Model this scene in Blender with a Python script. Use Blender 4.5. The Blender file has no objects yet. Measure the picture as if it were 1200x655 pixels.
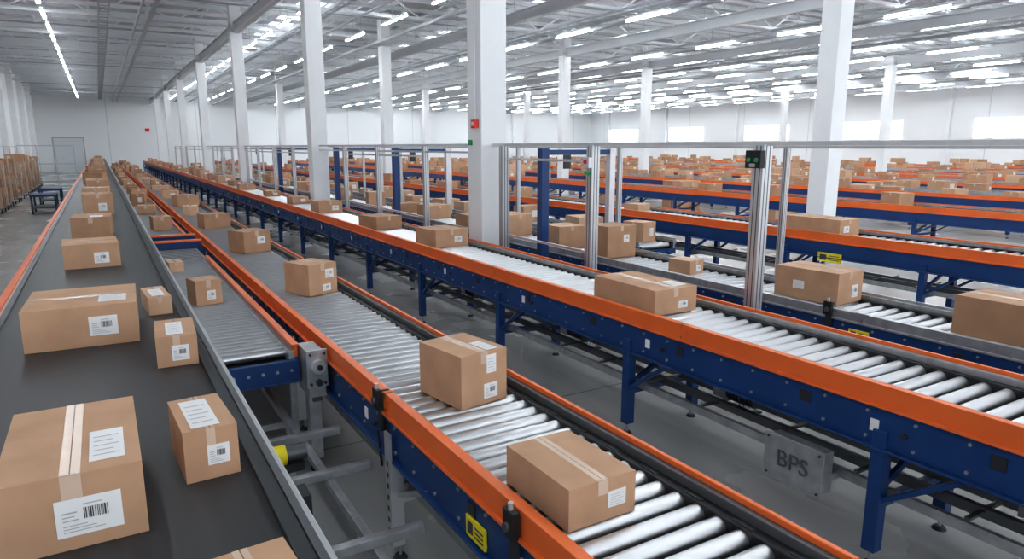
import bpy, math, random
from mathutils import Vector, Matrix
random.seed(7)
scene = bpy.context.scene

# ------------------------------------------------------------------ materials
MATS = {}
def new_mat(name):
    m = bpy.data.materials.new(name); m.use_nodes = True
    nt = m.node_tree; b = nt.nodes["Principled BSDF"]
    MATS[name] = m
    return m, nt, b
def simple(name, col, rough=0.5, metal=0.0, emit=None, es=0.0, noise=0.0, nscale=8.0, bump=0.0, rvar=0.0, stretch=None, coat=0.0):
    m, nt, b = new_mat(name)
    b.inputs["Base Color"].default_value = (*col, 1)
    b.inputs["Roughness"].default_value = rough
    b.inputs["Metallic"].default_value = metal
    if coat: b.inputs["Coat Weight"].default_value = coat
    if emit:
        b.inputs["Emission Color"].default_value = (*emit, 1)
        b.inputs["Emission Strength"].default_value = es
    if noise > 0 or bump > 0 or rvar > 0:
        tc = nt.nodes.new("ShaderNodeTexCoord")
        n = nt.nodes.new("ShaderNodeTexNoise"); n.inputs["Scale"].default_value = nscale
        n.inputs["Detail"].default_value = 5
        if stretch:
            mp = nt.nodes.new("ShaderNodeMapping"); mp.inputs["Scale"].default_value = stretch
            nt.links.new(tc.outputs["Object"], mp.inputs["Vector"]); nt.links.new(mp.outputs[0], n.inputs["Vector"])
        else:
            nt.links.new(tc.outputs["Object"], n.inputs["Vector"])
        if noise > 0:
            r = nt.nodes.new("ShaderNodeValToRGB")
            r.color_ramp.elements[0].position = 0.3; r.color_ramp.elements[1].position = 0.7
            r.color_ramp.elements[0].color = (*[c*(1-noise) for c in col], 1)
            r.color_ramp.elements[1].color = (*[min(1, c*(1+noise)) for c in col], 1)
            nt.links.new(n.outputs["Fac"], r.inputs[0]); nt.links.new(r.outputs[0], b.inputs["Base Color"])
        if rvar > 0:
            mr = nt.nodes.new("ShaderNodeMapRange")
            mr.inputs["To Min"].default_value = max(0.02, rough-rvar); mr.inputs["To Max"].default_value = rough+rvar
            nt.links.new(n.outputs["Fac"], mr.inputs["Value"]); nt.links.new(mr.outputs[0], b.inputs["Roughness"])
        if bump > 0:
            bp = nt.nodes.new("ShaderNodeBump"); bp.inputs["Strength"].default_value = bump
            bp.inputs["Distance"].default_value = 0.01
            nt.links.new(n.outputs["Fac"], bp.inputs["Height"]); nt.links.new(bp.outputs[0], b.inputs["Normal"])
    return m

simple("blue_paint", (0.010, 0.050, 0.175), 0.38, noise=0.12, nscale=3)
simple("orange_paint", (0.76, 0.160, 0.036), 0.4, noise=0.07, nscale=3)
simple("roller_steel", (0.62, 0.63, 0.65), 0.35, 0.93)
simple("galvanized", (0.42, 0.44, 0.46), 0.42, 0.7, noise=0.18, nscale=12)
simple("aluminium", (0.60, 0.61, 0.63), 0.38, 0.65, noise=0.05, nscale=4)
simple("dark_metal", (0.045, 0.05, 0.055), 0.45, 0.4)
simple("slate_metal", (0.13, 0.14, 0.15), 0.4, 0.5)
simple("black_plastic", (0.014, 0.014, 0.016), 0.5)
simple("belt_rubber", (0.036, 0.037, 0.041), 0.45, noise=0.25, nscale=3, rvar=0.06, stretch=(7, 0.25, 1), bump=0.05)
simple("grey_belt", (0.3, 0.31, 0.32), 0.5, noise=0.08, nscale=4)
simple("cardboard", (0.51, 0.312, 0.195), 0.75, noise=0.10, nscale=5, bump=0.08)
simple("cardboard_dark", (0.43, 0.255, 0.153), 0.75, noise=0.10, nscale=5, bump=0.08)
simple("cardboard_light", (0.58, 0.38, 0.25), 0.75, noise=0.08, nscale=5, bump=0.08)
simple("seam", (0.24, 0.13, 0.07), 0.8)
simple("tape", (0.66, 0.50, 0.39), 0.25, noise=0.05, nscale=9)
simple("label_white", (0.82, 0.82, 0.82), 0.5)
simple("ink", (0.06, 0.06, 0.065), 0.6)
simple("label_grey", (0.45, 0.45, 0.46), 0.6)
simple("white_paint", (0.84, 0.86, 0.88), 0.55, noise=0.02, nscale=2)
simple("white_steel", (0.72, 0.75, 0.78), 0.5, noise=0.04, nscale=1)
simple("pipe_grey", (0.44, 0.47, 0.50), 0.5)
simple("yellow", (0.85, 0.70, 0.02), 0.45)
simple("red", (0.7, 0.03, 0.02), 0.4)
simple("green", (0.03, 0.35, 0.12), 0.4)
simple("pallet_wood", (0.4, 0.26, 0.14), 0.8, noise=0.2, nscale=10)
simple("tube_light", (1, 1, 1), 0.5, emit=(0.93, 0.97, 1.0), es=36)
simple("ceiling_fill_glow", (1, 1, 1), 0.5, emit=(0.93, 0.97, 1.0), es=10)  # added glow that brightens the ceiling from below
simple("window_glow", (1, 1, 1), 0.4, emit=(0.93, 0.97, 1.0), es=2.5)
simple("skylight_glow", (0.9, 0.95, 1), 0.4, emit=(0.93, 0.97, 1.0), es=1.1)

def floor_mat():
    m, nt, b = new_mat("polished_concrete")
    tc = nt.nodes.new("ShaderNodeTexCoord")
    n = nt.nodes.new("ShaderNodeTexNoise"); n.inputs["Scale"].default_value = 0.6; n.inputs["Detail"].default_value = 8
    nt.links.new(tc.outputs["Object"], n.inputs["Vector"])
    r = nt.nodes.new("ShaderNodeValToRGB")
    r.color_ramp.elements[0].position = 0.3; r.color_ramp.elements[1].position = 0.72
    r.color_ramp.elements[0].color = (0.35, 0.355, 0.35, 1); r.color_ramp.elements[1].color = (0.45, 0.455, 0.45, 1)
    nt.links.new(n.outputs["Fac"], r.inputs[0])
    br = nt.nodes.new("ShaderNodeTexBrick"); br.offset = 0
    br.inputs["Scale"].default_value = 1.0; br.inputs["Brick Width"].default_value = 5.2; br.inputs["Row Height"].default_value = 5.2
    br.inputs["Mortar Size"].default_value = 0.012
    nt.links.new(tc.outputs["Object"], br.inputs["Vector"])
    mx = nt.nodes.new("ShaderNodeMixRGB"); mx.inputs["Color2"].default_value = (0.2, 0.205, 0.21, 1)
    nt.links.new(br.outputs["Fac"], mx.inputs["Fac"]); nt.links.new(r.outputs[0], mx.inputs["Color1"])
    nt.links.new(mx.outputs[0], b.inputs["Base Color"])
    mr = nt.nodes.new("ShaderNodeMapRange"); mr.inputs["To Min"].default_value = 0.16; mr.inputs["To Max"].default_value = 0.36
    nt.links.new(n.outputs["Fac"], mr.inputs["Value"]); nt.links.new(mr.outputs[0], b.inputs["Roughness"])
floor_mat()
def deck_mat():
    m, nt, b = new_mat("corrugated_deck")
    tc = nt.nodes.new("ShaderNodeTexCoord")
    w = nt.nodes.new("ShaderNodeTexWave"); w.wave_type = 'BANDS'; w.bands_direction = 'Y'
    w.inputs["Scale"].default_value = 1.2
    nt.links.new(tc.outputs["Object"], w.inputs["Vector"])
    r = nt.nodes.new("ShaderNodeValToRGB")
    r.color_ramp.elements[0].color = (0.42, 0.44, 0.46, 1); r.color_ramp.elements[1].color = (0.58, 0.60, 0.62, 1)
    nt.links.new(w.outputs["Fac"], r.inputs[0]); nt.links.new(r.outputs[0], b.inputs["Base Color"])
    bp = nt.nodes.new("ShaderNodeBump"); bp.inputs["Strength"].default_value = 0.5; bp.inputs["Distance"].default_value = 0.05
    nt.links.new(w.outputs["Fac"], bp.inputs["Height"]); nt.links.new(bp.outputs[0], b.inputs["Normal"])
    b.inputs["Roughness"].default_value = 0.5
deck_mat()
def wall_mat():
    m, nt, b = new_mat("wall_panel")
    tc = nt.nodes.new("ShaderNodeTexCoord")
    sp = nt.nodes.new("ShaderNodeSeparateXYZ"); nt.links.new(tc.outputs["Object"], sp.inputs[0])
    ad = nt.nodes.new("ShaderNodeMath"); ad.operation = 'ADD'
    nt.links.new(sp.outputs[0], ad.inputs[0]); nt.links.new(sp.outputs[1], ad.inputs[1])
    mo = nt.nodes.new("ShaderNodeMath"); mo.operation = 'PINGPONG'; mo.inputs[1].default_value = 4.0
    nt.links.new(ad.outputs[0], mo.inputs[0])
    lt = nt.nodes.new("ShaderNodeMath"); lt.operation = 'LESS_THAN'; lt.inputs[1].default_value = 0.03
    nt.links.new(mo.outputs[0], lt.inputs[0])
    mx = nt.nodes.new("ShaderNodeMixRGB")
    mx.inputs["Color1"].default_value = (0.85, 0.87, 0.89, 1); mx.inputs["Color2"].default_value = (0.62, 0.65, 0.68, 1)
    nt.links.new(lt.outputs[0], mx.inputs["Fac"]); nt.links.new(mx.outputs[0], b.inputs["Base Color"])
    b.inputs["Roughness"].default_value = 0.6
wall_mat()

# ------------------------------------------------------------------ mesh builder
class MB:
    def __init__(s): s.v=[]; s.f=[]; s.m=[]; s.s=[]; s.mats=[]
    def mi(s, mat):
        if mat not in s.mats: s.mats.append(mat)
        return s.mats.index(mat)
    def hexa(s, pts, mat):
        b=len(s.v); s.v+= [tuple(p) for p in pts]; k=s.mi(mat)
        for q in ((0,3,2,1),(4,5,6,7),(0,1,5,4),(1,2,6,5),(2,3,7,6),(3,0,4,7)):
            s.f.append(tuple(b+i for i in q)); s.m.append(k); s.s.append(False)
    def box(s,x0,x1,y0,y1,z0,z1,mat):
        s.hexa([(x0,y0,z0),(x1,y0,z0),(x1,y1,z0),(x0,y1,z0),(x0,y0,z1),(x1,y0,z1),(x1,y1,z1),(x0,y1,z1)],mat)
    def beam(s,p,q,w,h,mat):
        p=Vector(p);q=Vector(q);d=(q-p).normalized()
        up=Vector((0,0,1)) if abs(d.z)<0.95 else Vector((0,1,0))
        r=d.cross(up).normalized();u=r.cross(d).normalized()
        a=r*(w/2);c=u*(h/2)
        s.hexa([p-a-c,p+a-c,q+a-c,q-a-c,p-a+c,p+a+c,q+a+c,q-a+c],mat)
    def cyl(s,p,q,r,seg,mat,r2=None):
        if r2 is None: r2=r
        p=Vector(p);q=Vector(q);d=(q-p).normalized()
        up=Vector((0,0,1)) if abs(d.z)<0.95 else Vector((0,1,0))
        a=d.cross(up).normalized();c=a.cross(d).normalized()
        b=len(s.v);k=s.mi(mat)
        ring=[]
        for i in range(seg):
            t=2*math.pi*i/seg; o=a*math.cos(t)+c*math.sin(t)
            ring.append((tuple(p+o*r),tuple(q+o*r2)))
        for u,w in ring: s.v.append(u); s.v.append(w)
        for i in range(seg):
            j=(i+1)%seg
            s.f.append((b+2*i,b+2*i+1,b+2*j+1,b+2*j)); s.m.append(k); s.s.append(True)
        b2=len(s.v)
        for u,w in ring: s.v.append(u); s.v.append(w)
        s.f.append(tuple(b2+2*i for i in range(seg))); s.m.append(k); s.s.append(False)
        s.f.append(tuple(b2+2*i+1 for i in reversed(range(seg)))); s.m.append(k); s.s.append(False)
    def quad(s,a,b_,c,d,mat):
        b=len(s.v); s.v+=[tuple(a),tuple(b_),tuple(c),tuple(d)]
        s.f.append((b,b+1,b+2,b+3)); s.m.append(s.mi(mat)); s.s.append(False)
    def add(s, o, M):
        b=len(s.v); s.v+=[tuple(M@Vector(p)) for p in o.v]
        ks=[s.mi(x) for x in o.mats]
        for f,m,sm in zip(o.f,o.m,o.s):
            s.f.append(tuple(b+i for i in f)); s.m.append(ks[m]); s.s.append(sm)
    def obj(s,name,parent=None,bevel=0.0,loc=None,rotz=0.0):
        me=bpy.data.meshes.new(name); me.from_pydata(s.v,[],s.f)
        for x in s.mats: me.materials.append(MATS[x])
        me.polygons.foreach_set("material_index",s.m); me.polygons.foreach_set("use_smooth",s.s)
        me.update()
        o=bpy.data.objects.new(name,me); scene.collection.objects.link(o)
        if loc: o.location=loc
        o.rotation_euler[2]=rotz
        if parent: o.parent=parent
        if bevel>0:
            bv=o.modifiers.new("bevel",'BEVEL'); bv.width=bevel; bv.segments=2; bv.limit_method='ANGLE'
        return o
def empty(name):
    e=bpy.data.objects.new(name,None); scene.collection.objects.link(e); return e

# ------------------------------------------------------------------ room
XL,XR,YB,YF,HC=-4.9,60.0,79.0,-8.0,8.1
b=MB(); b.box(XL-0.2,XR+0.2,YF,YB+0.2,-0.1,0,"polished_concrete"); b.obj("floor")
b=MB(); b.box(XL-0.2,XR+0.2,YF,YB+0.2,HC,HC+0.1,"corrugated_deck"); b.obj("ceiling")
b=MB(); b.box(XL-0.2,XL,YF,YB,0,HC,"wall_panel"); b.obj("wall_left")
b=MB(); b.box(XL,XR,YB,YB+0.2,0,HC,"wall_panel"); b.obj("wall_back")
b=MB(); b.box(XR,XR+0.2,YF,YB,0,HC,"wall_panel"); b.obj("wall_right")
for i,yc in enumerate([3.6,14.9,26.2,37.5,49.0,60.5,71.8]):
    b=MB()
    b.box(XR-0.03,XR-0.005,yc-2.8,yc+2.8,3.05,4.65,"window_glow")
    for k in range(5):
        yy=yc-2.8+k*1.4
        b.box(XR-0.07,XR-0.03,yy-0.03,yy+0.03,3.0,4.7,"white_paint")
    for zz in (3.05,4.65): b.box(XR-0.07,XR-0.03,yc-2.85,yc+2.85,zz-0.04,zz+0.04,"white_paint")
    b.obj("window_%d"%(i+1))
b=MB()
for y in range(2,78,7): b.box(XL,XL+0.35,y,y+0.45,0,HC-0.02,"white_paint")
b.obj("trim_1")
b=MB()
for y in range(0,78,11): b.box(XR-0.3,XR,y+8.7,y+9.3,0,HC-0.02,"white_paint")
b.obj("trim_2")
b=MB()
for x in (8,21,34,47): b.box(x,x+0.4,YB-0.3,YB,0,HC-0.02,"white_paint")
b.obj("trim_3")
b=MB()
b.cyl((XL+0.12,45,0.2),(XL+0.12,45,7.0),0.07,8,"pipe_grey"); b.cyl((XL+0.12,20,0.2),(XL+0.12,20,7.0),0.07,8,"slate_metal")
b.obj("drain_pipe")

cols=[(4.9,8.95),(4.9,18.1),(4.9,28.8)]+[(4.9,39.6+10.4*i) for i in range(4)]+[(12.9,9.0),(19.6,28.0),(11.1,29.5),(26.3,29.7),(36.4,22.0),(31.2,50.0),(46,36),(22,50),(11.1,50)]
for (x,y) in cols:
    b=MB(); w=0.21
    b.box(x-w,x+w,y-w,y+w,0,HC-0.02,"white_paint")
    b.box(x-w-0.03,x+w+0.03,y-w-0.03,y+w+0.03,0,0.12,"white_steel")
    b.box(x-w-0.08,x+w+0.08,y-w-0.08,y+w+0.08,6.65,6.8,"white_steel")
    o=b.obj("structural_column",bevel=0.015)

def roof():
    b=MB()
    y=-6.6
    while y<YB:
        zb,zt=7.0,7.8
        b.box(XL,XR,y-0.06,y+0.06,zt,zt+0.1,"white_steel")
        b.box(XL,XR,y-0.06,y+0.06,zb,zb+0.09,"white_steel")
        x=XL; k=0
        while x<XR-1.3:
            a,c=(zb+0.04,zt) if k%2==0 else (zt,zb+0.04)
            b.beam((x,y,a),(x+1.3,y,c),0.045,0.045,"white_steel"); x+=1.3;k+=1
        y+=5.2
    b.obj("roof_truss")
    b=MB()
    x=XL+0.9
    while x<XR:
        b.box(x-0.04,x+0.04,YF,YB-0.05,7.92,HC-0.02,"white_steel"); x+=2.1
    y=-7.5
    while y<YB-0.3:
        b.box(XL,XR,y-0.05,y+0.05,7.76,7.90,"white_steel"); y+=1.733
    b.obj("roof_purlin")
    b=MB()
    for x in (4.9,12.9,19.6,26.3,36.4,46,54):
        b.box(x-0.1,x+0.1,YF,YB-0.05,6.6,6.65,"white_steel"); b.box(x-0.1,x+0.1,YF,YB-0.05,6.95,6.99,"white_steel"); b.box(x-0.015,x+0.015,YF,YB-0.05,6.65,6.95,"white_steel")
    b.obj("roof_girder")
    b=MB()
    for i,x in enumerate((1.6,2.0,8.3,10.6,15.2,17.0,22.5,24.1,29,33,40,44,50)):
        b.cyl((x,YF,6.75+0.06*(i%3)),(x,YB-0.05,6.75+0.06*(i%3)),0.045+0.03*(i%2),8,"pipe_grey")
    y=-5
    while y<YB:
        b.cyl((XL,y,7.2),(XR,y,7.2),0.035,6,"pipe_grey"); y+=7.8
    b.obj("ceiling_pipework")
    b=MB()
    for x in (0.6,7.2,16.2,30.5):
        for s in (-0.15,0.15): b.box(x+s-0.015,x+s+0.015,YF,YB-0.3,6.86,6.95,"pipe_grey")
        y=YF
        while y<YB-0.4: b.box(x-0.15,x+0.15,y,y+0.04,6.87,6.9,"pipe_grey"); y+=0.6
    b.obj("cable_tray")
    b=MB()
    for x in range(8,58,8):
        y=-4
        while y<YB-4:
            b.box(x-0.5,x+0.5,y,y+3.2,HC-0.015,HC-0.004,"skylight_glow"); y+=5.2
    b.obj("skylight_panels")
roof()
rows=[-1.15,6.2]+[9.4+3.6*i for i in range(14)]
for i,x in enumerate(rows):
    b=MB(); y=-5.0+(i%3)*0.7; L=1.7 if i<2 else 2.2
    while y<YB-3:
        b.box(x-0.06,x+0.06,y-0.03,y+L+0.03,6.78,6.84,"white_paint")
        b.box(x-0.04,x+0.04,y,y+L,6.75,6.78,"tube_light")
        b.box(x-0.04,x+0.04,y,y+L,6.84,6.85,"ceiling_fill_glow")  # glowing strip added on top of the housing to light the ceiling
        for t in (0.3,1.3): b.box(x-0.006,x+0.006,y+t,y+t+0.012,6.85,HC-0.05,"pipe_grey")
        y+=3.0 if i<2 else 4.4
    b.obj("linear_ceiling_lights")

# ------------------------------------------------------------------ conveyors
def rollers(b,x0,x1,y0,y1,zt,r,pitch,seg):
    y=y0+pitch/2
    while y<y1:
        b.cyl((x0,y,zt-r),(x1,y,zt-r),r,seg,"roller_steel"); y+=pitch

def roller_conveyor(name,x0,x1,y0,y1,zr,left="orange",right="orange",r=0.042,pitch=0.12,seg=16,
                    legmat="blue_paint",leg0=1.0,legsp=2.17,detail=2,fh=0.24,oh=0.12,tray=True):
    """zr = top of rollers; rails' top is 6 cm above"""
    root=empty(name)
    zt=zr+0.06
    b=MB()
    rollers(b,x0+0.05,x1-0.10,y0,y1,zr,r,pitch,seg)
    b.obj("rollers",root)
    b=MB()
    om={"orange":"orange_paint","grey":"galvanized"}
    lm=om[left]; rm=om[right]
    b.box(x0-0.012,x0+0.012,y0,y1,zt-oh,zt-0.012,lm)
    b.box(x0-0.014,x0+0.04,y0,y1,zt-0.014,zt,lm)
    b.box(x0-0.03,x0-0.012,y0,y1,zt-oh-0.012,zt-oh+0.006,lm)
    b.box(x0-0.006,x0+0.02,y0,y1,zt-oh-fh,zt-oh-0.012,"blue_paint")
    b.box(x0-0.04,x0+0.02,y0,y1,zt-oh-fh-0.012,zt-oh-fh,"blue_paint")
    b.box(x0+0.02,x0+0.05,y0,y1,zr-0.10,zr-0.03,"black_plastic")
    b.box(x0+0.02,x1-0.10,y0+0.04,y1-0.04,zr-0.115,zr-0.105,"black_plastic")  # dark sheet added below the rollers, painted shade for the gaps
    b.box(x1-0.10,x1-0.045,y0,y1,zr-0.10,zr+0.008,"black_plastic")
    b.box(x1-0.045,x1-0.01,y0,y1,zr-0.10,zt-0.012,"slate_metal" if x0<2 else "galvanized")
    b.box(x1-0.01,x1+0.014,y0,y1,zt-oh,zt+0.012,rm)
    b.box(x1-0.01,x1+0.012,y0,y1,zt-oh-fh,zt-oh,"blue_paint")
    b.box(x1-0.01,x1+0.04,y0,y1,zt-oh-fh-0.012,zt-oh-fh,"blue_paint")
    b.box(x0,x1,y0,y0+0.04,zt-oh-fh,zr-0.1,"blue_paint"); b.box(x0,x1,y1-0.04,y1,zt-oh-fh,zr-0.1,"blue_paint")
    b.obj("side_frame",root,bevel=0.003 if detail>1 else 0)
    if detail>1:
        b=MB(); y=max(y0,-1)+0.15; ym=min(y1,26)
        k=0
        while y<ym:
            b.cyl((x0-0.006,y,zt-oh-0.05),(x0-0.016,y,zt-oh-0.05),0.010,6,"galvanized")
            b.cyl((x0-0.006,y,zt-oh-fh+0.04),(x0-0.016,y,zt-oh-fh+0.04),0.010,6,"galvanized")
            if k%4==0:
                b.box(x0-0.013,x0-0.006,y+0.1,y+0.17,zt-oh-0.13,zt-oh-0.06,"dark_metal")
            if k%7==3:
                b.box(x0-0.012,x0-0.006,y+0.2,y+0.25,zt-oh-0.16,zt-oh-0.09,"label_white")
                b.cyl((x0-0.006,y+0.05,zt-oh-0.13),(x0-0.03,y+0.05,zt-oh-0.13),0.016,10,"dark_metal")
            b.box(x1-0.085,x1-0.06,y,y+0.10,zr+0.008,zr+0.012,"dark_metal")
            y+=0.27; k+=1
        y=y0+1.9
        while y<ym:
            b.box(x0-0.016,x0+0.041,y-0.003,y+0.003,zt-oh,zt+0.0015,"seam")
            b.box(x0-0.017,x0-0.012,y-0.06,y+0.06,zt-oh+0.03,zt-oh+0.085,lm)
            b.box(x1-0.011,x1+0.016,y-0.003,y+0.003,zt-oh,zt+0.0135,"seam")
            y+=2.9
        b.obj("bolts_and_joints",root)
    b=MB(); y=leg0; zf=zt-oh-fh
    while y<y1-0.1:
        if y>y0:
            for xx in (x0+0.0,x1-0.06):
                if legmat=="blue_paint":
                    b.box(xx-0.03,xx+0.05,y-0.04,y+0.04,0.10,zf+0.10 if detail else zf,legmat)
                    b.box(xx-0.045,xx+0.065,y-0.055,y+0.055,zf-0.02,zf-0.005,legmat)
                else:
                    b.box(xx-0.05,xx-0.035,y-0.04,y+0.04,0.10,zf+0.16,legmat)
                    b.box(xx-0.035,xx+0.03,y-0.04,y-0.028,0.10,zf-0.02,legmat)
                    b.box(xx-0.035,xx+0.03,y+0.028,y+0.04,0.10,zf-0.02,legmat)
                    zz=0.18
                    while zz<zf: b.box(xx-0.0515,xx-0.049,y-0.012,y+0.012,zz,zz+0.03,"dark_metal"); zz+=0.07
                b.cyl((xx+0.01,y,0.02),(xx+0.01,y,0.12),0.012,8,"galvanized")
                b.cyl((xx+0.01,y,0.0),(xx+0.01,y,0.022),0.045,12,"dark_metal",0.03)
                if detail:
                    b.beam((xx+0.01,y-0.03,0.42),(xx+0.01,y-0.46,zf-0.01),0.045,0.03,legmat)
            b.box(x0+0.02,x1-0.06,y-0.025,y+0.025,0.36,0.41,legmat)
            if detail: b.beam((x0+0.03,y+0.03,0.42),(x1-0.08,y+0.03,zf),0.03,0.04,legmat)
        y+=legsp
    b.obj("legs",root,bevel=0.004 if detail>1 and legmat=="blue_paint" else 0)
    if tray:
        b=MB()
        for xx in (x0+0.08,x1-0.16):
            b.box(xx,xx+0.035,y0,y1,0.41,0.47,"galvanized")
        b.box(x0+0.26,x0+0.30,y0,y1,0.44,0.50,"slate_metal"); b.box(x0+0.5,x0+0.54,y0,y1,0.44,0.50,"slate_metal")
        b.box(x0+0.15,x0+0.45,y0,y1,zf+0.06,zf+0.07,"dark_metal")
        b.cyl((x0+0.62,y0,zf+0.03),(x0+0.62,y1,zf+0.03),0.025,8,"slate_metal")
        y=y0+0.3
        while y<min(y1,30):
            b.box(x0+0.1,x1-0.1,y,y+0.03,0.475,0.49,"slate_metal"); y+=0.62
        b.obj("lower_cable_tray",root)
    return root,zt

c2,_=roller_conveyor("roller_conveyor",1.30,2.10,-1.2,76,0.94,leg0=1.30,legsp=2.2,legmat="aluminium",pitch=0.115,seg=24,r=0.041)
c3,_=roller_conveyor("roller_conveyor",3.63,4.44,-1.2,76,1.04,leg0=2.03,legsp=2.17,pitch=0.125,seg=24,r=0.043)
c4,_=roller_conveyor("roller_conveyor",5.42,6.24,-1.5,60,0.95,left="grey",right="grey",leg0=1.2,legsp=2.3,pitch=0.135,seg=16,oh=0.08,fh=0.2,r=0.042)
c5,_=roller_conveyor("roller_conveyor",9.5,10.35,-2,72,1.04,leg0=0.6,legsp=2.2,pitch=0.15,seg=10,detail=1,oh=0.13)
c5b,_=roller_conveyor("roller_conveyor",7.5,8.3,8.5,60,0.80,left="grey",right="grey",leg0=9,legsp=2.4,pitch=0.15,seg=8,detail=1,oh=0.08,fh=0.16)
farx=[16.1,20.6,23.2,27.0,30.0,33.2,37.2,41.5,47.5,52.5]
for i,x in enumerate(farx):
    roller_conveyor("roller_conveyor",x,x+0.9,-2+(i%3),72,1.04 if i%2 else 1.0,leg0=1.0,legsp=2.6,pitch=0.28,seg=6,r=0.07,detail=0 if i else 1,oh=0.14 if i<1 else 0.10,tray=False,
        left="orange" if i not in (2,4,7) else "grey",right="orange" if i%3==0 else "grey")

c1b=empty("infeed_roller_conveyor")
b=MB(); zr=0.91
rollers(b,0.56,1.06,5.1,9.85,zr,0.035,0.10,20)
rollers(b,0.56,1.06,12.2,60,zr,0.04,0.13,10)
b.obj("rollers",c1b)
b=MB()
for (ya,yb) in ((5.0,9.9),(12.1,60)):
    b.box(1.10,1.125,ya,yb,zr-0.04,zr+0.055,"orange_paint"); b.box(1.085,1.135,ya,yb,zr+0.045,zr+0.058,"orange_paint")
    b.box(1.10,1.12,ya,yb,zr-0.2,zr-0.04,"blue_paint")
    b.box(1.06,1.10,ya,yb,zr-0.08,zr+0.01,"galvanized")
    b.box(0.50,0.53,ya,yb,zr-0.2,zr+0.02,"galvanized"); b.box(0.53,0.56,ya,yb,zr-0.08,zr+0.005,"black_plastic")
    b.box(0.53,1.10,ya+0.02,yb,zr-0.105,zr-0.095,"black_plastic")  # added dark sheet, stands in for shade between the infeed rollers
b.box(0.50,1.12,4.95,5.0,zr-0.22,zr-0.05,"blue_paint"); b.box(0.49,1.13,4.935,4.95,zr-0.215,zr-0.205,"blue_paint")
for i in range(6): b.cyl((0.56+0.1*i,4.95,zr-0.12),(0.56+0.1*i,4.935,zr-0.12),0.012,6,"galvanized")
b.obj("side_frame",c1b,bevel=0.003)
b=MB()
y=5.1
while y<55:
    for xx in (0.52,1.07):
        b.box(xx,xx+0.05,y-0.03,y+0.03,0.1,zr-0.2,"galvanized")
        b.cyl((xx+0.025,y,0.0),(xx+0.025,y,0.1),0.014,8,"galvanized"); b.cyl((xx+0.025,y,0),(xx+0.025,y,0.022),0.045,12,"dark_metal",0.03)
    b.box(0.55,1.08,y-0.02,y+0.02,0.3,0.35,"galvanized")
    y+=2.4
b.obj("legs",c1b,bevel=0.003)
tr=empty("transfer_unit")
b=MB()
b.box(0.50,1.12,9.95,11.1,zr-0.16,zr+0.0,"grey_belt")
for i in range(9): b.box(0.52,1.10,10.0+0.12*i,10.02+0.12*i,zr,zr+0.006,"slate_metal")
b.box(0.46,1.2,11.15,11.25,zr-0.16,zr+0.10,"blue_paint"); b.box(0.46,1.2,11.13,11.27,zr+0.10,zr+0.125,"orange_paint")
b.box(0.46,1.2,11.9,12.0,zr-0.16,zr+0.10,"blue_paint"); b.box(0.46,1.2,11.88,12.02,zr+0.10,zr+0.125,"orange_paint")
b.box(0.5,1.1,11.25,11.9,zr-0.16,zr+0.01,"blue_paint")
for xx in (0.52,1.05):
    for yy in (10.0,11.9): b.box(xx,xx+0.05,yy,yy+0.06,0,zr-0.16,"galvanized")
b.obj("transfer_frame",tr,bevel=0.004)
gm=empty("gear_motor_unit")
b=MB()
b.box(1.135,1.255,4.75,5.05,0.62,0.96,"galvanized"); b.box(1.12,1.27,4.73,4.75,0.70,0.98,"galvanized")
b.cyl((1.2,4.73,0.86),(1.2,4.69,0.86),0.05,16,"aluminium"); b.cyl((1.2,4.69,0.86),(1.2,4.67,0.86),0.02,10,"dark_metal")
b.cyl((1.2,4.73,0.74),(1.2,4.70,0.74),0.025,12,"dark_metal")
for dx in (-0.05,0.05):
    for zz in (0.73,0.95): b.cyl((1.195+dx,4.73,zz),(1.195+dx,4.715,zz),0.01,6,"dark_metal")
b.box(1.15,1.24,4.85,4.95,0.1,0.62,"galvanized"); b.cyl((1.195,4.9,0),(1.195,4.9,0.1),0.015,8,"galvanized"); b.cyl((1.195,4.9,0),(1.195,4.9,0.02),0.05,12,"dark_metal")
b.box(1.16,1.23,4.77,4.79,0.58,0.64,"slate_metal")
b.obj("housing",gm,bevel=0.006)

c1=empty("belt_conveyor")
zb=1.30
b=MB()
b.box(-0.62,0.35,-1.2,76,zb-0.012,zb,"belt_rubber"); b.box(-0.60,0.33,-1.2,76,zb-0.16,zb-0.13,"belt_rubber")
b.obj("belt",c1)
b=MB()
b.box(0.35,0.40,-1.2,76,zb-0.05,zb+0.022,"dark_metal"); b.box(0.40,0.425,-1.2,76,zb-0.22,zb+0.028,"slate_metal")
b.box(0.425,0.445,-1.2,76,zb-0.02,zb+0.018,"aluminium"); b.box(0.425,0.45,-1.2,76,zb-0.22,zb-0.2,"slate_metal")
b.box(-0.655,-0.62,-1.2,76,zb-0.05,zb+0.015,"slate_metal"); b.box(-0.665,-0.655,-1.2,76,zb-0.2,zb+0.02,"aluminium")
b.box(-0.715,-0.665,-1.2,76,zb-0.05,zb+0.035,"orange_paint"); b.box(-0.68,-0.665,-1.2,76,zb-0.2,zb-0.05,"galvanized")
y=-0.8
while y<40: b.box(-0.685,-0.68,y,y+0.05,zb-0.1,zb-0.05,"galvanized"); y+=1.2
b.obj("side_frame",c1,bevel=0.003)
b=MB(); y=0.6
while y<74:
    for xx in (-0.64,0.36):
        b.box(xx-0.03,xx+0.03,y-0.03,y+0.03,0.08,zb-0.2,"galvanized"); b.cyl((xx,y,0),(xx,y,0.09),0.04,10,"dark_metal",0.02)
    b.box(-0.62,0.35,y-0.025,y+0.025,0.5,0.55,"galvanized"); b.box(-0.62,0.35,y-0.025,y+0.025,zb-0.25,zb-0.2,"galvanized")
    b.beam((0.36,y+0.03,0.45),(0.36,y+0.55,zb-0.2),0.04,0.03,"galvanized")
    y+=2.1
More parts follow.
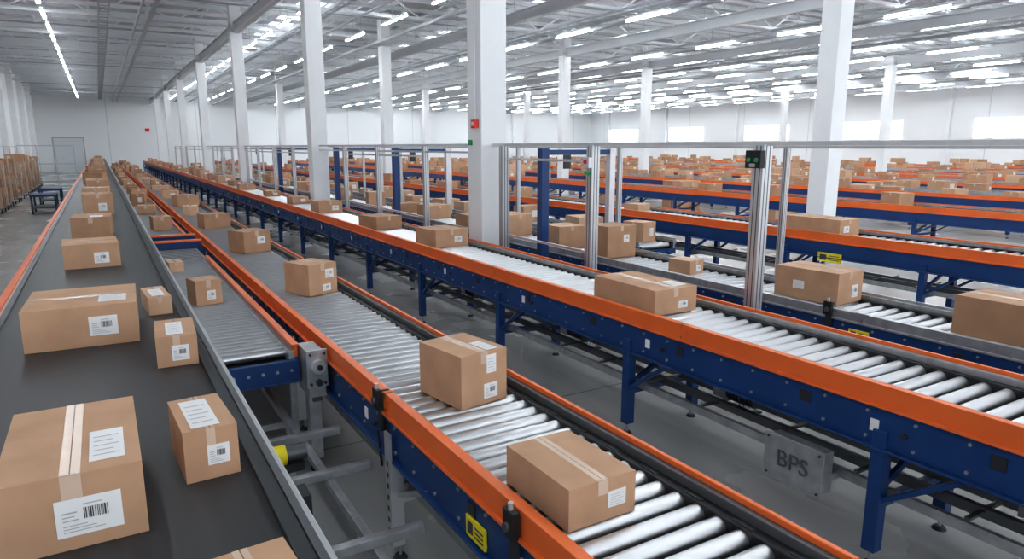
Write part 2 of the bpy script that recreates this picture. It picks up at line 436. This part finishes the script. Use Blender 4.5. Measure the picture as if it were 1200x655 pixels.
for zz in (0.32,0.62): b.box(0.34,0.385,-1,60,zz,zz+0.05,"galvanized")
b.obj("legs",c1,bevel=0.003)

sf=empty("service_frame")
b=MB()
for yy in (2.9,3.7,4.3,6.4,8.4):
    b.box(0.40,1.22,yy,yy+0.05,0.50,0.55,"galvanized")
for xx in (0.62,0.95): b.box(xx,xx+0.045,2.2,8.9,0.45,0.50,"galvanized")
b.box(0.5,0.78,3.35,3.5,0.50,0.62,"dark_metal")
for yy in (2.3,4.7,7.2):
    for xx in (0.62,0.95): b.box(xx,xx+0.045,yy,yy+0.045,0,0.45,"galvanized")
b.obj("steel_tubes",sf,bevel=0.003)
b=MB()
b.cyl((0.62,3.95,0.60),(0.78,3.95,0.60),0.06,18,"yellow"); b.cyl((0.60,3.95,0.60),(0.62,3.95,0.60),0.05,18,"dark_metal")
b.cyl((0.78,3.95,0.60),(0.90,3.95,0.60),0.045,18,"slate_metal")
b.box(0.64,0.88,3.9,4.0,0.50,0.55,"dark_metal")
b.obj("yellow_drive_cap",sf)

def sensor(x,y,z):
    root=empty("photoelectric_sensor"); b=MB()
    b.box(-0.035,-0.016,-0.03,0.03,-0.16,0.08,"dark_metal"); b.box(-0.06,-0.03,-0.04,0.04,-0.02,0.10,"black_plastic")
    b.box(-0.03,0.03,-0.012,0.012,0.065,0.085,"dark_metal")
    b.cyl((-0.06,0,0.03),(-0.075,0,0.03),0.02,12,"slate_metal"); b.cyl((-0.045,0,0.10),(-0.045,0,0.13),0.012,8,"aluminium")
    b.cyl((-0.045,0.0,-0.16),(-0.02,0.03,-0.4),0.008,6,"black_plastic")
    o=b.obj("sensor_body",root,bevel=0.004); root.location=(x,y,z)
for (x,y,z) in ((1.30,2.12,0.90),(1.30,3.65,0.92),(5.42,3.6,0.97),(5.42,1.9,0.97)): sensor(x,y,z)

def tag(x,y0,y1,z0,z1,name="warning_label"):
    b=MB(); b.box(x-0.012,x,y0,y1,z0,z1,"yellow")
    w=y1-y0; h=z1-z0
    b.box(x-0.0135,x-0.012,y1-w*0.38,y1-w*0.1,z0+h*0.2,z0+h*0.8,"ink")
    for k in range(3):
        b.box(x-0.0135,x-0.012,y1-w*0.92,y1-w*0.48,z0+h*(0.22+0.22*k),z0+h*(0.30+0.22*k),"ink")
    b.obj(name,bevel=0.002)
tag(1.290,2.38,2.56,0.66,0.76)
tag(5.40,3.22,3.40,0.79,0.87); tag(9.48,6.2,6.6,0.66,0.8); tag(9.48,12.2,12.6,0.66,0.8)

jb=empty("junction_box"); b=MB()
b.box(3.48,3.59,2.28,2.66,0.36,0.62,"galvanized"); b.box(3.47,3.48,2.26,2.68,0.34,0.64,"galvanized")
for yy in (2.29,2.65):
    for zz in (0.37,0.61): b.cyl((3.47,yy,zz),(3.462,yy,zz),0.008,6,"dark_metal")
b.box(3.59,3.70,2.3,2.36,0.41,0.46,"galvanized")
b.obj("enclosure",jb,bevel=0.004)
cu=bpy.data.curves.new("lettering",'FONT'); cu.body="BPS"; cu.size=0.15; cu.extrude=0.003; cu.align_x='CENTER'; cu.align_y='CENTER'
cu.materials.append(MATS["slate_metal"])
t=bpy.data.objects.new("lettering",cu); scene.collection.objects.link(t); t.parent=jb
t.location=(3.466,2.47,0.49); t.rotation_euler=(math.radians(90),0,math.radians(-90))

for y in (1.2,3.3,5.4,7.7):
    r=empty("drive_motor"); b=MB()
    b.cyl((0,-0.13,0),(0,0.13,0),0.06,16,"slate_metal")
    for k in range(8): b.cyl((0,-0.11+0.03*k,0),(0,-0.10+0.03*k,0),0.068,16,"dark_metal")
    b.box(-0.05,0.05,0.13,0.26,-0.06,0.07,"galvanized"); b.box(-0.03,0.03,-0.06,0.04,0.05,0.11,"dark_metal")
    b.obj("motor",r); r.location=(4.0,y,0.56)

# ------------------------------------------------------------------ fence
def post(b,x,y,h,w,mat="aluminium"):
    b.box(x-w/2,x+w/2,y-w/2,y+w/2,0.012,h,mat)
    g="slate_metal"
    if mat=="aluminium":
        for s in (-0.2,0.2):
            b.box(x-w/2-0.0015,x-w/2+0.001,y+s*w-0.05*w,y+s*w+0.05*w,0.05,h-0.01,g)
            b.box(x+s*w-0.05*w,x+s*w+0.05*w,y-w/2-0.0015,y-w/2+0.001,0.05,h-0.01,g)
    b.box(x-w/2-0.05,x+w/2+0.05,y-w/2-0.05,y+w/2+0.05,0,0.012,"dark_metal")
f=empty("guard_fence"); b=MB()
fy=[-2.0,1.1,4.02,6.4,8.45,11.2,13.6,15.8,18.8,20.8,23.4,26,28.2,31.6,34.5,37.4,41,45,49.5,53,57]
for i,y in enumerate(fy): post(b,4.9,y,2.42,0.11 if i<5 else 0.09)
b.box(4.875,4.925,-2,57,2.41,2.445,"aluminium"); b.box(4.88,4.92,9.2,57,2.30,2.33,"aluminium")
b.obj("posts_and_rail",f,bevel=0.004)
f2=empty("guard_fence"); b=MB()
for y in [2.0+2.9*i for i in range(18)]: post(b,6.62,y+0.2,2.40,0.06)
b.box(6.60,6.64,2,52,2.38,2.41,"aluminium")
b.obj("posts_and_rail",f2)
for y in (7.9,13.4,17.5,24.0,29.7):
    p=empty("portal_frame"); b=MB()
    b.box(5.14,5.26,y-0.06,y+0.06,0.012,2.38,"blue_paint"); b.box(5.08,5.32,y-0.12,y+0.12,0,0.012,"blue_paint")
    b.box(6.32,6.42,y-0.05,y+0.05,0.012,2.38,"aluminium"); b.box(6.27,6.47,y-0.1,y+0.1,0,0.012,"dark_metal")
    b.box(5.26,6.32,y-0.035,y+0.035,2.29,2.36,"blue_paint")
    b.box(5.5,5.62,y-0.06,y-0.035,2.1,2.29,"dark_metal")
    b.obj("frame",p,bevel=0.005)
b=MB()
for i in range(3,len(fy)-1):
    ya,yb_=fy[i]+0.1,fy[i+1]-0.1
    if any(ya<c[1]<yb_ for c in cols[:7]): continue
    for zz in (1.15,2.22): b.box(4.885,4.915,ya,yb_,zz,zz+0.03,"aluminium")
b.obj("fence_panel_frames",f)
b=MB(); b.box(4.775,4.84,3.94,4.10,2.22,2.37,"black_plastic")
for yy in (3.98,4.06): b.cyl((4.775,yy,2.29),(4.762,yy,2.29),0.018,14,"green")
b.box(4.767,4.775,3.99,4.05,2.23,2.26,"label_grey")
b.obj("signal_box",bevel=0.004)
b=MB(); b.box(4.79,4.84,6.34,6.46,2.16,2.28,"aluminium"); b.cyl((4.79,6.4,2.23),(4.775,6.4,2.23),0.025,12,"red"); b.cyl((4.84,6.4,2.1),(4.79,6.4,2.1),0.025,12,"green")
b.obj("signal_box",bevel=0.003)
b=MB(); b.box(4.62,4.685,8.80,8.92,2.66,2.78,"red"); b.box(4.612,4.62,8.83,8.89,2.69,2.75,"label_white"); b.cyl((4.655,8.85,2.78),(4.655,8.85,5.9),0.010,6,"white_steel")
b.obj("fire_alarm_box",bevel=0.004)
b=MB(); b.box(4.655,4.685,9.0,9.08,2.42,2.5,"green"); b.obj("exit_button")

# ------------------------------------------------------------------ boxes
def label(b,face,lx,ly,h,u0,u1,v0,v1,bars=True,rng=random):
    e=0.0018
    def P(u,v,o):
        if face=='f': return (-lx/2+u,-ly/2-o,v)
        if face=='l': return (-lx/2-o,ly/2-u,v)
        return (-lx/2+u,-ly/2+v,h+o)
    b.quad(P(u0,v0,e),P(u1,v0,e),P(u1,v1,e),P(u0,v1,e),"label_white")
    w=u1-u0;hh=v1-v0
    def R(a0,a1,c0,c1,m): b.quad(P(u0+w*a0,v0+hh*c0,2*e),P(u0+w*a1,v0+hh*c0,2*e),P(u0+w*a1,v0+hh*c1,2*e),P(u0+w*a0,v0+hh*c1,2*e),m)
    if bars:
        a=0.42
        while a<0.80:
            t=rng.choice((0.010,0.016,0.024)); R(a,a+t,.42,.72,"ink"); a+=t+rng.choice((0.012,0.02,0.026))
        R(.10,.32,.62,.66,"label_grey"); R(.10,.28,.52,.55,"label_grey"); R(.10,.34,.42,.45,"label_grey")
        for k in range(3): R(.10,.72-.13*k,.12+.08*k,.145+.08*k,"label_grey")
        R(.42,.7,.80,.83,"label_grey")
    else:
        for k in range(5): R(.12,.85-.15*(k%2),.14+.15*k,.165+.15*k,"label_grey")
def carton(b,lx,ly,h,mat="cardboard",along='y',detail=True,labels=()):
    b.box(-lx/2,lx/2,-ly/2,ly/2,0,h,mat)
    tw=min(0.05,0.17*min(lx,ly)); e=0.001; d=min(0.07,h*0.35)
    if along=='y':
        b.quad((-tw/2,-ly/2,h+e),(tw/2,-ly/2,h+e),(tw/2,ly/2,h+e),(-tw/2,ly/2,h+e),"tape")
        b.quad((-tw/2,-ly/2-e,h-d),(tw/2,-ly/2-e,h-d),(tw/2,-ly/2-e,h),(-tw/2,-ly/2-e,h),"tape")
        if detail: b.quad((-0.0015,-ly/2,h+e*1.4),(0.0015,-ly/2,h+e*1.4),(0.0015,ly/2,h+e*1.4),(-0.0015,ly/2,h+e*1.4),"seam")
    else:
        b.quad((-lx/2,-tw/2,h+e),(lx/2,-tw/2,h+e),(lx/2,tw/2,h+e),(-lx/2,tw/2,h+e),"tape")
        b.quad((-lx/2-e,tw/2,h-d),(-lx/2-e,-tw/2,h-d),(-lx/2-e,-tw/2,h),(-lx/2-e,tw/2,h),"tape")
        if detail: b.quad((-lx/2,-0.0015,h+e*1.4),(lx/2,-0.0015,h+e*1.4),(lx/2,0.0015,h+e*1.4),(-lx/2,0.0015,h+e*1.4),"seam")
    for L in labels: label(b,L[0],lx,ly,h,*L[1:])
def place(x,y,z,lx,ly,h,rot=0,mat="cardboard",along='y',labels=()):
    b=MB(); carton(b,lx,ly,h,mat,along,True,labels)
    o=b.obj("cardboard_box",loc=(x,y,z+0.0015),rotz=math.radians(rot))
    return o
ZB=1.30; Z2=0.94; Z3=1.04; Z4=0.95
place(-0.155,2.40,ZB,0.35,0.60,0.22,0,labels=[('f',0.13,0.29,0.04,0.15),('t',0.22,0.31,0.06,0.3,False)])
place(-0.165,4.68,ZB,0.55,0.62,0.23,-2,labels=[('f',0.31,0.45,0.06,0.17),('t',0.36,0.50,0.1,0.3,False)],along='x')
place(-0.155,7.6,ZB,0.45,0.55,0.22,2,labels=[('f',0.24,0.36,0.04,0.14)],along='x')
place(-0.155,10.1,ZB,0.42,0.6,0.25,-3,"cardboard_dark",labels=[('t',0.2,0.34,0.05,0.25,False)])
place(-0.10,13.6,ZB,0.44,0.6,0.33,2,labels=[('f',0.22,0.34,0.05,0.18)])
place(0.22,2.52,ZB,0.17,0.34,0.18,3,labels=[('t',0.03,0.12,0.02,0.3,False),('f',0.07,0.14,0.05,0.12)])
place(0.255,3.93,ZB,0.19,0.38,0.16,-3,labels=[('f',0.07,0.15,0.03,0.11),('t',0.05,0.13,0.03,0.3,False)])
place(0.24,5.2,ZB,0.14,0.4,0.12,4,"cardboard_light",labels=[('t',0.03,0.11,0.05,0.3,False)])
place(0.20,1.36,ZB,0.2,0.36,0.19,4)
place(-0.1,19.9,ZB,0.5,0.6,0.3,3); place(-0.12,17.0,ZB,0.46,0.6,0.26,-4,"cardboard_light")
place(1.575,2.18,Z2,0.33,0.47,0.175,0,labels=[('f',0.19,0.28,0.05,0.12,False)])
place(1.74,3.50,Z2,0.33,0.42,0.31,10,labels=[('f',0.16,0.26,0.03,0.12),('f',0.18,0.25,0.18,0.29,False),('t',0.2,0.28,0.02,0.2,False)])
place(1.74,6.95,Z2,0.34,0.40,0.31,22,labels=[('f',0.20,0.30,0.16,0.25),('f',0.16,0.26,0.03,0.1)])
place(1.72,10.2,Z2,0.40,0.42,0.30,20,"cardboard_dark",labels=[('f',0.2,0.32,0.12,0.22)])
place(1.70,13.6,Z2,0.46,0.40,0.26,10,"cardboard_dark")
place(1.75,19.0,Z2,0.5,0.5,0.28,12); place(1.6,16.4,Z2,0.3,0.4,0.2,-8,"cardboard_light")
place(0.75,7.1,0.91,0.24,0.26,0.24,12,labels=[('f',0.10,0.18,0.05,0.14)])
place(0.66,9.2,0.91,0.16,0.3,0.12,5,"cardboard_light")
place(0.85,14.0,0.91,0.3,0.4,0.25,5); place(0.8,17.5,0.91,0.35,0.4,0.2,-8)
place(4.00,4.46,Z3,0.46,0.82,0.21,-1,"cardboard",labels=[('f',0.26,0.36,0.04,0.10),('t',0.28,0.42,0.08,0.28,False)])
place(4.05,8.75,Z3,0.52,0.56,0.24,6,labels=[('f',0.3,0.42,0.06,0.14)])
place(4.0,11.1,Z3,0.50,0.54,0.22,14,"cardboard_dark")
place(4.02,14.4,Z3,0.5,0.5,0.25,4,labels=[('f',0.28,0.42,0.06,0.16)])
place(5.92,4.10,Z4,0.42,0.66,0.30,4,labels=[('f',0.24,0.34,0.05,0.17),('l',0.2,0.32,0.10,0.18,False)])
place(5.90,2.42,Z4,0.46,0.6,0.31,0,"cardboard_dark",labels=[('f',0.2,0.32,0.06,0.2)])
place(5.80,5.75,Z4,0.26,0.30,0.16,10,labels=[('f',0.12,0.2,0.03,0.1)])
place(5.85,7.20,Z4,0.50,0.42,0.42,3,"cardboard_dark",labels=[('f',0.28,0.38,0.2,0.3)]); place(5.80,8.25,Z4,0.45,0.5,0.32,-4)
place(5.85,9.9,Z4,0.5,0.6,0.35,5); place(5.8,11.1,Z4,0.5,0.6,0.25,-5,"cardboard_dark"); place(5.85,13.0,Z4,0.5,0.5,0.28,9)
place(9.92,6.9,Z3,0.5,1.0,0.25,0,"cardboard",labels=[('f',0.1,0.24,0.05,0.15)])
place(9.95,11.4,Z3,0.4,0.4,0.15,10,"cardboard_light")

def rowfill(name,xa,xb,y0,y1,z,gap=(0.4,3.0),s=(0.3,0.6),hs=(0.14,0.36)):
    B=MB(); y=y0
    while y<y1:
        lx=random.uniform(*s);ly=random.uniform(*s);h=random.uniform(*hs)
        b=MB(); carton(b,lx,ly,h,random.choice(["cardboard","cardboard_dark","cardboard_light"]),random.choice("xy"),False,
            [('f',lx*.5,lx*.8,h*.3,h*.7,False)] if random.random()<.5 else [])
        mx=(xb-xa-lx)/2
        M=Matrix.Translation(((xa+xb)/2+random.uniform(-.5,.5)*max(0,mx),y,z+0.0015))@Matrix.Rotation(random.uniform(-.3,.3),4,'Z')
        B.add(b,M)
        y+=ly+0.15+random.uniform(*gap)
    B.obj(name)
rowfill("parcel_row",-0.5,0.25,22,74,ZB,(0.5,1.6))
rowfill("parcel_row",1.36,2.0,22,74,Z2,(0.8,3.0))
rowfill("parcel_row",0.56,1.06,20,58,0.91,(0.6,2.2),(0.25,0.4))
rowfill("parcel_row",3.7,4.34,17,74,Z3,(0.8,3.0))
rowfill("parcel_row",5.5,6.15,14.5,58,Z4,(0.5,2.6))
rowfill("parcel_row",7.58,8.2,9,58,0.80,(0.2,1.4))
rowfill("parcel_row",9.6,10.2,16,70,Z3,(1.5,5.0))
for i,x in enumerate(farx):
    rowfill("parcel_row",x+0.08,x+0.78,9.5 if i==0 else 2.5,70,1.04 if i%2 else 1.0,(1.5,5.0) if i<1 else (0.1,1.7),(0.35,0.65),(0.14,0.36))
for x in (18.6,25.2,35.3,44.5,50.0,55.5,58.0):
    B=MB(); y=(14.0 if x<19 else 5.0)+random.random()*3
    while y<68:
        if all(abs(x-c[0])>1.2 or abs(y-c[1])>1.2 for c in cols):
            B.box(x-0.5,x+0.5,y-0.5,y+0.5,0.0,0.14,"pallet_wood"); z=0.14
            for lv in range(random.choice((2,3,4))):
                for (dx,dy) in ((-.25,-.25),(.25,-.25),(-.25,.25),(.25,.25)):
                    if lv>1 and random.random()<0.35: continue
                    B.box(x+dx-.235,x+dx+.235,y+dy-.235,y+dy+.235,z,z+0.34,random.choice(["cardboard","cardboard_dark","cardboard_light"]))
                z+=0.341
        y+=random.uniform(2.0,5)
    B.obj("palletized_cartons")

# ------------------------------------------------------------------ left aisle roll cages with cartons
def cage(y):
    r=empty("roll_cage"); b=MB(); x0,x1=-4.10,-3.20; y0,y1=y,y+1.1
    b.box(x0,x1,y0,y1,0.16,0.2,"galvanized")
    for xx in (x0+.02,x1-.02):
        for yy in (y0+.02,y1-.02):
            b.cyl((xx,yy,0.2),(xx,yy,1.7),0.012,6,"galvanized"); b.cyl((xx-0.02,yy,0.07),(xx+0.02,yy,0.07),0.07,10,"dark_metal")
            b.box(xx-0.02,xx+0.02,yy-0.02,yy+0.02,0.1,0.17,"dark_metal")
    for zz in (0.9,1.68):
        b.box(x0,x1,y1-.03,y1-.01,zz,zz+.012,"galvanized")
    b.obj("cage_frame",r)
    b=MB(); z=0.201; top=random.uniform(1.5,2.0)
    while z<top:
        h=random.uniform(0.28,0.42); yy=y0+0.05
        while yy<y1-0.35:
            l=random.uniform(0.32,0.5); l=min(l,y1-0.05-yy)
            if not(z>1.3 and random.random()<0.25):
                for (xa,xb) in ((x0+.05,(x0+x1)/2-.01),((x0+x1)/2+.01,x1-.05)):
                    d=random.uniform(0,.05); t=MB(); carton(t,xb-xa-d,l-0.03,h-0.004-random.uniform(0,.03)*(z>1.3),random.choice(["cardboard","cardboard_dark","cardboard_light"]),'x',False,[('f',.1,.24,h*.3,h*.7,False)] if random.random()<.6 else [])
                    b.add(t,Matrix.Translation(((xa+xb)/2,yy+l/2,z)))
            yy+=l+0.01
        z+=h
    b.obj("cartons",r)
y=9.0
while y<51: cage(y); y+=1.9+random.choice((0,0.2,0.6))
for y in (30,34):
    r=empty("platform_trolley"); b=MB()
    b.box(-2.3,-1.5,y,y+1.4,0.62,0.70,"blue_paint")
    b.box(-2.3,-1.5,y,y+1.4,0.2,0.24,"slate_metal")
    for xx in (-2.28,-1.56):
        for yy in (y+.02,y+1.32): b.box(xx,xx+.06,yy,yy+.06,0.1,0.62,"blue_paint"); b.cyl((xx,yy+.03,0.06),(xx+.06,yy+.03,0.06),0.06,10,"black_plastic")
    b.obj("trolley",r)
b=MB()
for y in [20+3*i for i in range(12)]: b.box(-4.5,-4.44,y,y+.06,0,2.45,"aluminium")
b.box(-4.5,-4.44,20,53,2.40,2.45,"aluminium")
for x in (-4.4,-3.4,-2.4,-1.4): b.box(x,x+.06,53,53.06,0,2.5,"aluminium")
for zz in (0.2,1.3,2.44): b.box(-4.4,-1.34,53,53.06,zz,zz+.06,"aluminium")
b.obj("aisle_fence")
b=MB(); b.box(-3.6,-1.2,YB-0.06,YB-0.005,0,3.2,"white_steel"); b.box(-3.7,-3.6,YB-0.1,YB-0.005,0,3.3,"pipe_grey"); b.box(-1.2,-1.1,YB-0.1,YB-0.005,0,3.3,"pipe_grey"); b.box(-3.7,-1.1,YB-0.1,YB-0.005,3.2,3.3,"pipe_grey")
b.obj("door_1")
b=MB(); b.box(4.2,4.6,YB-0.1,YB-0.005,3.9,4.2,"red"); b.obj("fire_sign")

# ------------------------------------------------------------------ world, camera
w=bpy.data.worlds.new("World"); scene.world=w; w.use_nodes=True
bg=w.node_tree.nodes["Background"]; bg.inputs[0].default_value=(0.90,0.95,1.0,1); bg.inputs[1].default_value=1.3
cam=bpy.data.cameras.new("Camera"); cam.lens=24.0; cam.sensor_width=36; cam.clip_end=300; cam.clip_start=0.05
co=bpy.data.objects.new("Camera",cam); scene.collection.objects.link(co)
co.location=(0,0,2.4); co.rotation_euler=(math.radians(90-11.0),0,math.radians(-30.76))
scene.camera=co
scene.view_settings.view_transform='Standard'; scene.view_settings.look='None'
try: scene.view_settings.look='Medium High Contrast'
except Exception: pass
scene.view_settings.exposure=0.48
